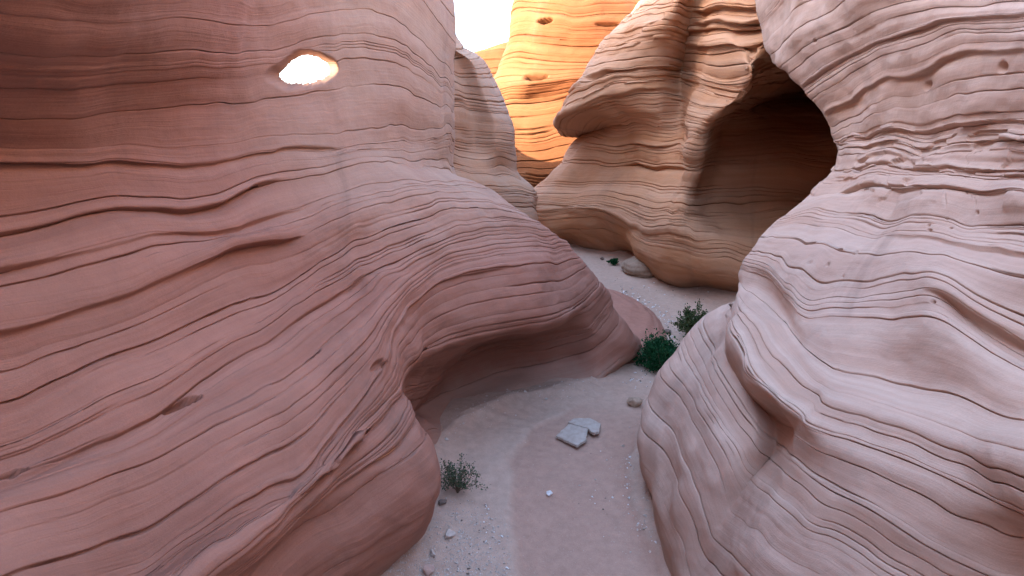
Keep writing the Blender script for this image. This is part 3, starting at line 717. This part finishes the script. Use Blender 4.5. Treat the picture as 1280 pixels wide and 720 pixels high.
# ------------------------------------------------------------------ stones
def stone_mat(name, a, bcol):
    m, nt, b = new_mat(name)
    obj = node(nt, 'ShaderNodeTexCoord').outputs['Object']
    n = tex_noise(nt, obj, 14, 5, 0.65)
    r = ramp(nt, [(0.35, a), (0.68, bcol)])
    nt.links.new(n.outputs['Fac'], r.inputs[0]); nt.links.new(r.outputs[0], b.inputs['Base Color'])
    bp = node(nt, 'ShaderNodeBump'); bp.inputs['Strength'].default_value = 0.4; bp.inputs['Distance'].default_value = 0.01
    g = tex_noise(nt, obj, 70, 4, 0.7)
    nt.links.new(g.outputs['Fac'], bp.inputs['Height']); nt.links.new(bp.outputs[0], b.inputs['Normal'])
    return m
ST_WHITE = stone_mat('white_stone', (0.60, 0.55, 0.52), (0.76, 0.72, 0.69))
ST_PALE = stone_mat('pale_stone', (0.40, 0.32, 0.265), (0.54, 0.455, 0.40))
ST_SLAB = stone_mat('slab_stone', (0.36, 0.285, 0.235), (0.45, 0.37, 0.315))
ST_BOULDER = stone_mat('boulder_stone', (0.24, 0.16, 0.11), (0.32, 0.225, 0.165))
ST_PINK = stone_mat('pink_stone', (0.40, 0.26, 0.21), (0.50, 0.345, 0.285))
ST_TAN = stone_mat('tan_stone', (0.34, 0.24, 0.17), (0.44, 0.325, 0.245))
ST_DARK = stone_mat('dark_stone', (0.12, 0.09, 0.075), (0.22, 0.165, 0.135))

def hull_mesh(name, rng, dims, n=16, mat=None, bevel=0.0):
    bm = bmesh.new()
    for _ in range(n):
        v = Vector((rng.gauss(0, 1), rng.gauss(0, 1), rng.gauss(0, 1))).normalized()
        k = rng.uniform(0.82, 1.0)
        bm.verts.new((v.x * dims[0] * 0.5 * k, v.y * dims[1] * 0.5 * k, v.z * dims[2] * 0.5 * k))
    r = bmesh.ops.convex_hull(bm, input=bm.verts)
    bmesh.ops.delete(bm, geom=[g for g in r['geom_interior'] if isinstance(g, bmesh.types.BMVert)], context='VERTS')
    if bevel:
        bmesh.ops.bevel(bm, geom=list(bm.edges), offset=bevel, segments=1, affect='EDGES')
    bmesh.ops.recalc_face_normals(bm, faces=bm.faces)
    me = bpy.data.meshes.new(name); bm.to_mesh(me); bm.free()
    me.materials.append(mat)
    return me

from mathutils import Vector, Matrix
rnd = random.Random(5)
def stone(px, py, wpx, hpx, mat, label, seed, cat='stone', name='stone', n=18, group=None, depth=0.8, squash=1.0):
    """a loose stone whose foot stands on the sand at this spot"""
    x, y = on_floor(px, py)
    dist = math.hypot(math.hypot(x, y), EYE)
    m = dist / F
    rg = random.Random(seed)
    W_ = wpx * m; H_ = hpx * m * squash
    me = hull_mesh(name, rg, (W_, W_ * depth, H_), n, mat, bevel=0.03 * W_)
    o = bpy.data.objects.new(name, me); COL.objects.link(o)
    o.location = (x, y, fz(x, y) + H_ * 0.30); o.rotation_euler = (rg.uniform(-.1, .1), rg.uniform(-.1, .1), rg.uniform(-.5, .5))
    tag(o, label, cat, group)
    return o
stone(686, 616, 11, 8, ST_WHITE, 'small white stone lying alone in the middle of the reddish wash', 1, n=12)
stone(793, 505, 21, 15, ST_TAN, 'tan rounded cobble on the sand against the pale right wall, beyond the flat slabs', 2, n=40)
stone(561, 669, 18, 12, ST_PALE, 'flat pale angular stone amid gravel near the foot of the left wall', 3, n=12)
stone(541, 690, 11, 9, ST_PALE, 'small pale chip between the flat pale stone and the pinkish block', 4, n=12)
stone(535, 712, 20, 17, ST_PINK, 'pinkish angular block in the gravel at the lower edge of the view', 6, n=11)
stone(553, 631, 13, 9, ST_DARK, 'dark rough stone under the wispy shrub by the left wall', 7, n=16)
stone(834, 417, 11, 8, ST_DARK, 'dark stone among white pebbles beside the red mound', 8, n=16)
stone(753, 325, 7, 5, ST_DARK, 'small dark stone on far sand left of the little round shrub', 9, n=16)

def boulder(px, py, W_, D_, H_, mat, label, seed):
    x, y = on_floor(px, py)
    me = bpy.data.meshes.new('boulder'); bm = bmesh.new()
    bmesh.ops.create_icosphere(bm, subdivisions=5, radius=0.5)
    co = np.array([v.co for v in bm.verts])
    n = 1 + 0.16 * fbm(co[:, 0] * 2.2, co[:, 1] * 2.2, co[:, 2] * 2.2, seed, 3)
    bands = 0.018 * np.sin(co[:, 2] * 46 + 3 * noise3(co[:, 0] * 2, co[:, 1] * 2, co[:, 2] * 2, seed + 1))
    for v, k, bb in zip(bm.verts, n, bands):
        c = v.co * (k + bb)
        c.z = math.copysign(abs(c.z * 2) ** 0.8 / 2, c.z)
        v.co = (c.x * W_, c.y * D_, c.z * H_)
    for f in bm.faces: f.smooth = True
    bm.to_mesh(me); bm.free(); me.materials.append(mat)
    o = bpy.data.objects.new('boulder', me); COL.objects.link(o)
    o.location = (x, y, fz(x, y) + H_ * 0.25)
    tag(o, label, 'boulder')
boulder(805, 341, 1.4, 1.3, 0.7, ST_BOULDER, 'rounded tan boulder on far sand under the bulging middle wall', 41)

# the two flat slabs in the wash: outlines on the sand, a thickness and a tilt of their own
def slab(outline, lift, th, mat, label, seed):
    pts = [on_floor(px, py, FLOOR + lift) for px, py in outline]
    cx = sum(p[0] for p in pts) / len(pts); cy = sum(p[1] for p in pts) / len(pts)
    # finer outline with a broken edge
    rg = random.Random(seed)
    ring = []
    for i in range(len(pts)):
        a_, b_ = pts[i], pts[(i + 1) % len(pts)]
        for k in range(7):
            t = k / 7
            j = 0.008 if k else 0
            ring.append((a_[0] + (b_[0] - a_[0]) * t - cx + rg.uniform(-j, j), a_[1] + (b_[1] - a_[1]) * t - cy + rg.uniform(-j, j)))
    bm = bmesh.new()
    layers = [(0.965, 0.5), (1.0, 0.38), (0.99, -0.1), (1.01, -0.3), (0.96, -0.5)]
    rows = []
    for sc, h in layers:
        rows.append([bm.verts.new((x * sc, y * sc, h * th + 0.004 * math.sin(9 * x + 5 * y))) for x, y in ring])
    for r0, r1 in zip(rows, rows[1:]):
        for i in range(len(ring)):
            j = (i + 1) % len(ring)
            bm.faces.new((r0[i], r1[i], r1[j], r0[j]))
    bm.faces.new(rows[0]); bm.faces.new(rows[-1][::-1])
    bmesh.ops.triangulate(bm, faces=[f for f in bm.faces if len(f.verts) > 4])
    bmesh.ops.recalc_face_normals(bm, faces=bm.faces)
    me = bpy.data.meshes.new('flat_slab'); bm.to_mesh(me); bm.free(); me.materials.append(mat)
    o = bpy.data.objects.new('flat_slab', me); COL.objects.link(o)
    o.location = (cx, cy, lift)
    o.rotation_euler = (rg.uniform(-.03, .05), rg.uniform(-.05, .03), 0)
    tag(o, label, 'stone slab')
slab([(695, 545), (711, 531), (735, 538), (732, 552), (721, 558)], 0.022, 0.042, ST_SLAB, 'pale grey angular flat slab in the wash, the nearer of the pair', 3)
slab([(710, 529), (717, 524), (738, 524), (751, 531), (749, 541), (741, 543), (735, 537)], 0.026, 0.045, ST_SLAB, 'pale grey flat slab lying behind its neighbour in the wash', 9)

# pebbles: each one a thing; a few shared shapes
SHAPES = {}
for nm, mt in (('white', ST_WHITE), ('pale', ST_PALE), ('dark', ST_DARK), ('pink', ST_PINK)):
    SHAPES[nm] = [hull_mesh('pebble', random.Random(100 + k), (1, 0.8, 0.6), 11, mt, bevel=0.03) for k in range(5)]
def pebble(x, y, size, kind, label, group):
    o = bpy.data.objects.new('pebble', rnd.choice(SHAPES[kind])); COL.objects.link(o)
    o.scale = (size * rnd.uniform(.8, 1.3), size, size * rnd.uniform(.7, 1.1))
    o.rotation_euler = (rnd.uniform(-.3, .3), rnd.uniform(-.3, .3), rnd.uniform(0, 6.28))
    o.location = (x, y, fz(x, y) + size * 0.15)
    tag(o, label, 'pebble', group)
def strew(poly, n, spread, px_size, kinds, label, group):
    """n pebbles along a line of spots on the sand"""
    P_ = [on_floor(*p) for p in poly]
    for _ in range(n):
        t = rnd.uniform(0, len(P_) - 1.001); i = int(t); f = t - i
        x = P_[i][0] + (P_[i + 1][0] - P_[i][0]) * f + rnd.gauss(0, spread)
        y = P_[i][1] + (P_[i + 1][1] - P_[i][1]) * f + rnd.gauss(0, spread * 1.2)
        d = math.sqrt(x * x + y * y + 16) / F
        pebble(x, y, d * rnd.choice([px_size * .5, px_size * .6, px_size * .8, px_size * 1.15]), rnd.choice(kinds), label, group)
strew([(774, 364), (800, 374), (818, 386), (830, 398), (836, 410), (840, 424)], 90, 0.16, 4.2, ['white', 'white', 'pale'],
      'white pebble in the band of stones round the red mound', 'white pebbles round the red mound')
strew([(772, 352), (800, 358), (850, 366), (890, 372)], 26, 0.6, 2.6, ['pale', 'dark', 'white'],
      'small pebble scattered on far sand before the middle wall', 'pebbles on the far sand')
strew([(812, 463), (800, 472), (790, 480), (782, 484)], 26, 0.12, 3.4, ['white', 'white', 'pale', 'dark'],
      'pebble on the sand between the dark green bush and the left nose', 'pebbles below the dark green bush')
strew([(600, 628), (610, 645), (616, 660), (622, 676), (628, 700)], 42, 0.06, 4.2, ['white', 'pale', 'pale'],
      'pale pebble in the streak of stones along the left bank of the wash', 'pebbles along the left bank')
strew([(560, 640), (590, 660), (600, 690), (560, 700), (590, 712)], 84, 0.13, 4.0, ['white', 'pale', 'pale', 'dark'],
      'pebble scattered on the gravel patch at the foot of the left wall', 'pebbles on the gravel patch')
strew([(786, 575), (783, 600), (785, 628), (796, 655), (812, 672), (826, 690)], 44, 0.03, 4.0, ['white', 'pale', 'pale'],
      'pale pebble along the foot of the right wall by the wash', 'pebbles at the foot of the right wall')
strew([(748, 560), (752, 575), (745, 610), (730, 625), (770, 580), (745, 680)], 22, 0.10, 2.8, ['white', 'pale', 'dark'],
      'tiny pebble alone on the smooth floor of the wash', 'pebbles in the wash')

# gravel nobody could count
def gravel():
    rg = np.random.RandomState(12)
    Vs, Fs, off = [], [], 0
    base = np.array([[1, 0, 0], [-1, 0, 0], [0, 1, 0], [0, -1, 0], [0, 0, 1], [0, 0, -1]], float) * 0.5
    tri = np.array([[0, 2, 4], [2, 1, 4], [1, 3, 4], [3, 0, 4], [2, 0, 5], [1, 2, 5], [3, 1, 5], [0, 3, 5]])
    def put(x, y, sz):
        nonlocal off
        a = rg.uniform(0, 6.28)
        b = base * (1 + rg.uniform(-.35, .35, (6, 3)) * 0.6) + rg.uniform(-.08, .08, (6, 3))
        b = b * sz * np.array([1, .8, .6])
        c, s_ = math.cos(a), math.sin(a)
        b = np.stack([b[:, 0] * c - b[:, 1] * s_, b[:, 0] * s_ + b[:, 1] * c, b[:, 2]], -1)
        b += np.array([x, y, fz(x, y) + sz * 0.12])
        Vs.append(b); Fs.append(tri + off); off += 6
    # the patch under the left bulge
    for _ in range(4200):
        px = rg.uniform(480, 640); py = 622 + 110 * rg.beta(1.2, 1.0)
        lim = 548 + (py - 620) * 0.62 + 26
        if px > lim + rg.exponential(20): continue
        x, y = on_floor(px, py); put(x, y, rg.uniform(.006, .018) * (1 + 1.2 * (rg.rand() < .10)))
    for _ in range(260):      # stray grit along the wash edges
        x, y = on_floor(rg.uniform(770, 830), rg.uniform(560, 700)); put(x, y, rg.uniform(.005, .012))
    for _ in range(700):      # litter on the smooth wash
        x, y = on_floor(rg.uniform(600, 800), rg.uniform(480, 715)); put(x, y, rg.uniform(.004, .010) * (1 + 1.0 * (rg.rand() < .05)))
    for _ in range(420):
        px = rg.uniform(765, 900); x, y = on_floor(px, 340 + rg.uniform(0, 100)); put(x, y, rg.uniform(.015, .05))
    # crumbled grit along the feet of the walls
    for pl in _bases[:2]:
        seg = np.linalg.norm(np.diff(pl, axis=0), axis=1)
        for _ in range(2600):
            k = rg.choice(len(seg), p=seg / seg.sum()); f = rg.rand()
            x, y = pl[k] + f * (pl[k + 1] - pl[k]) + rg.normal(0, 0.16, 2)
            if 3.0 < y < 14: put(x, y, rg.uniform(.006, .03) * (1 + 1.6 * (rg.rand() < .10)))
    o = mesh_np('gravel', np.concatenate(Vs), np.concatenate(Fs), ST_PALE, smooth=False)
    tag(o, 'fine pale gravel and grit strewn over the sand', 'gravel', kind='stuff')
gravel()

# ------------------------------------------------------------------ shrubs
def leaf_mat(name, a, b_):
    m, nt, b = new_mat(name)
    oi = node(nt, 'ShaderNodeNewGeometry')
    r = ramp(nt, [(0.0, a), (1.0, b_)])
    nt.links.new(oi.outputs['Random Per Island'], r.inputs[0])
    nt.links.new(r.outputs[0], b.inputs['Base Color'])
    b.inputs['Roughness'].default_value = 0.7
    tr = node(nt, 'ShaderNodeBsdfTranslucent'); nt.links.new(r.outputs[0], tr.inputs[0])
    mx = node(nt, 'ShaderNodeMixShader'); mx.inputs[0].default_value = 0.25
    out = [n for n in nt.nodes if n.type == 'OUTPUT_MATERIAL'][0]
    nt.links.new(b.outputs[0], mx.inputs[1]); nt.links.new(tr.outputs[0], mx.inputs[2]); nt.links.new(mx.outputs[0], out.inputs[0])
    return m
def tube_np(pts, radii, n=5):
    V, Fc = [], []
    for k, (p, r) in enumerate(zip(pts, radii)):
        p = np.array(p); d = np.array(pts[min(k + 1, len(pts) - 1)]) - np.array(pts[max(k - 1, 0)])
        d = d / (np.linalg.norm(d) + 1e-9)
        a_ = np.cross(d, [0.3, 0.9, 0.1]); a_ /= np.linalg.norm(a_) + 1e-9; b_ = np.cross(d, a_)
        for i in range(n):
            t = 2 * math.pi * i / n
            V.append(p + r * (math.cos(t) * a_ + math.sin(t) * b_))
    for k in range(len(pts) - 1):
        for i in range(n):
            j = (i + 1) % n
            Fc.append([k * n + i, k * n + j, (k + 1) * n + j, (k + 1) * n + i])
    return V, Fc
def shrub(px, py, wpx, hpx, stems, leaves, leaf, lm, sm, label, seed, droop=0.1, lean=0.0, dense=1.0):
    """a bush: bent stems from one foot, side twigs, leaf blades set along them in clumps"""
    rg = np.random.RandomState(seed)
    x, y = on_floor(px, py)
    dist = math.sqrt(x * x + y * y + 16) / F
    Wd, H = wpx * dist, hpx * dist
    root = empty('shrub', (x, y, fz(x, y) - 0.01))
    tag(root, label, 'shrub')
    SV, SF, tips = [], [], []
    def add(pts, rad):
        V, Fc = tube_np(pts, rad)
        o_ = len(SV); SV.extend(V); SF.extend([[i + o_ for i in f] for f in Fc])
    for k in range(stems):
        a = rg.uniform(0, 2 * math.pi); out = rg.uniform(0.15, 1.0) ** 0.7
        end = np.array([math.cos(a) * out * Wd * 0.46 + lean * H * 0.3, math.sin(a) * out * Wd * 0.40, H * (1.0 - 0.62 * out ** 2) * rg.uniform(.72, 1.0)])
        pts = []
        for t in np.linspace(0, 1, 7):
            p = end * np.array([t ** 1.3, t ** 1.3, t ** 0.85]) + rg.normal(0, 0.018, 3) * Wd * t
            pts.append(p)
        r0 = 0.006 * max(1, H / 0.6)
        add(pts, np.linspace(r0, r0 * 0.25, 7))
        for tw in range(4):
            b0 = pts[rg.randint(2, 6)]
            e0 = b0 + rg.normal(0, 0.12, 3) * Wd + np.array([0, 0, 0.08 * H])
            e0[2] = max(e0[2], 0.04 * H)
            add([b0, (b0 + e0) / 2 + rg.normal(0, .01, 3) * Wd, e0], [r0 * .5, r0 * .35, r0 * .15])
            tips.append((b0, e0))
        tips.append((pts[3], pts[6]))
    mesh_np('stem', SV, SF, sm, root)
    LV, LF = [], []
    for _ in range(leaves):
        b0, e0 = tips[rg.randint(len(tips))]
        c = b0 + (e0 - b0) * rg.uniform(.15, 1.08) + rg.normal(0, 0.030 / dense, 3) * Wd
        if c[2] < 0.02: continue
        d = rg.normal(0, 1, 3) + np.array([0, 0, 0.6]) + (c / (np.linalg.norm(c) + 1e-6)) * 0.8
        d /= np.linalg.norm(d)
        sd = np.cross(d, rg.normal(0, 1, 3)); sd /= np.linalg.norm(sd) + 1e-9
        L = leaf * rg.uniform(.6, 1.3); wd = L * rg.uniform(.22, .36)
        nrm = np.cross(d, sd)
        o_ = len(LV)
        LV += [c, c + d * L * .5 + sd * wd + nrm * L * .05, c + d * L, c + d * L * .5 - sd * wd + nrm * L * .05]
        LF.append([o_, o_ + 1, o_ + 2, o_ + 3])
    mesh_np('foliage', LV, LF, lm, root, smooth=False)
    return root
LEAF_GREY = leaf_mat('grey_green_leaf', (0.05, 0.085, 0.05), (0.11, 0.15, 0.085))
LEAF_OLIVE = leaf_mat('olive_leaf', (0.035, 0.065, 0.025), (0.11, 0.14, 0.06))
LEAF_DARK = leaf_mat('dark_green_leaf', (0.006, 0.045, 0.016), (0.02, 0.095, 0.034))
TWIG = stone_mat('twig_bark', (0.14, 0.10, 0.07), (0.22, 0.165, 0.12))
shrub(572, 618, 62, 52, 16, 1500, 0.026, LEAF_GREY, TWIG, 'wispy grey-green shrub with bare twigs at the foot of the left wall', 3, lean=0.15)
shrub(866, 423, 48, 38, 22, 4200, 0.055, LEAF_OLIVE, TWIG, 'airy olive green shrub on the sand behind the pale right wall', 5)
shrub(828, 460, 78, 31, 34, 11000, 0.050, LEAF_DARK, TWIG, 'dense dark green bush between the red mound and the right wall', 7, dense=0.6)
shrub(767, 331, 12, 11, 12, 900, 0.07, LEAF_DARK, TWIG, 'little round dark green shrub far off beside the boulder', 9)

# ------------------------------------------------------------------ light, sky, camera
SUN_AZ = -104.0      # degrees from straight ahead, negative = left
SUN_EL = 25.0
world = bpy.data.worlds.new('World'); scene.world = world
world.use_nodes = True
wn = world.node_tree; wn.nodes.clear()
sky = wn.nodes.new('ShaderNodeTexSky'); sky.sky_type = 'NISHITA'; sky.sun_disc = False
sky.sun_elevation = math.radians(SUN_EL); sky.sun_rotation = math.radians(SUN_AZ)
sky.air_density = 1.0; sky.dust_density = 1.6; sky.ozone_density = 1.0
bg = wn.nodes.new('ShaderNodeBackground'); bg.inputs['Strength'].default_value = 0.15
wo = wn.nodes.new('ShaderNodeOutputWorld')
wn.links.new(sky.outputs[0], bg.inputs[0]); wn.links.new(bg.outputs[0], wo.inputs[0])
sl = bpy.data.lights.new('sun', 'SUN'); sl.energy = 2.0; sl.angle = math.radians(0.5); sl.color = (1.0, 0.88, 0.72)
so = bpy.data.objects.new('sun', sl); COL.objects.link(so)
a, e = math.radians(SUN_AZ), math.radians(SUN_EL)
from mathutils import Vector
d = Vector((math.sin(a) * math.cos(e), math.cos(a) * math.cos(e), math.sin(e)))
so.rotation_euler = d.to_track_quat('Z', 'Y').to_euler()
so.location = (0, 0, 30)

cam = bpy.data.cameras.new('camera'); co = bpy.data.objects.new('camera', cam); COL.objects.link(co)
cam.sensor_width = 36.0; cam.lens = 36.0 * F / 1280.0
cam.clip_start = 0.05; cam.clip_end = 2000
co.location = (0, 0, EYE); co.rotation_euler = (math.pi / 2 - PITCH, 0, 0)
scene.camera = co
scene.view_settings.view_transform = 'Standard'
scene.view_settings.look = 'None'
scene.view_settings.gamma = 1.0
scene.view_settings.exposure = 3.75
scene.cycles.max_bounces = 10
scene.cycles.diffuse_bounces = 8
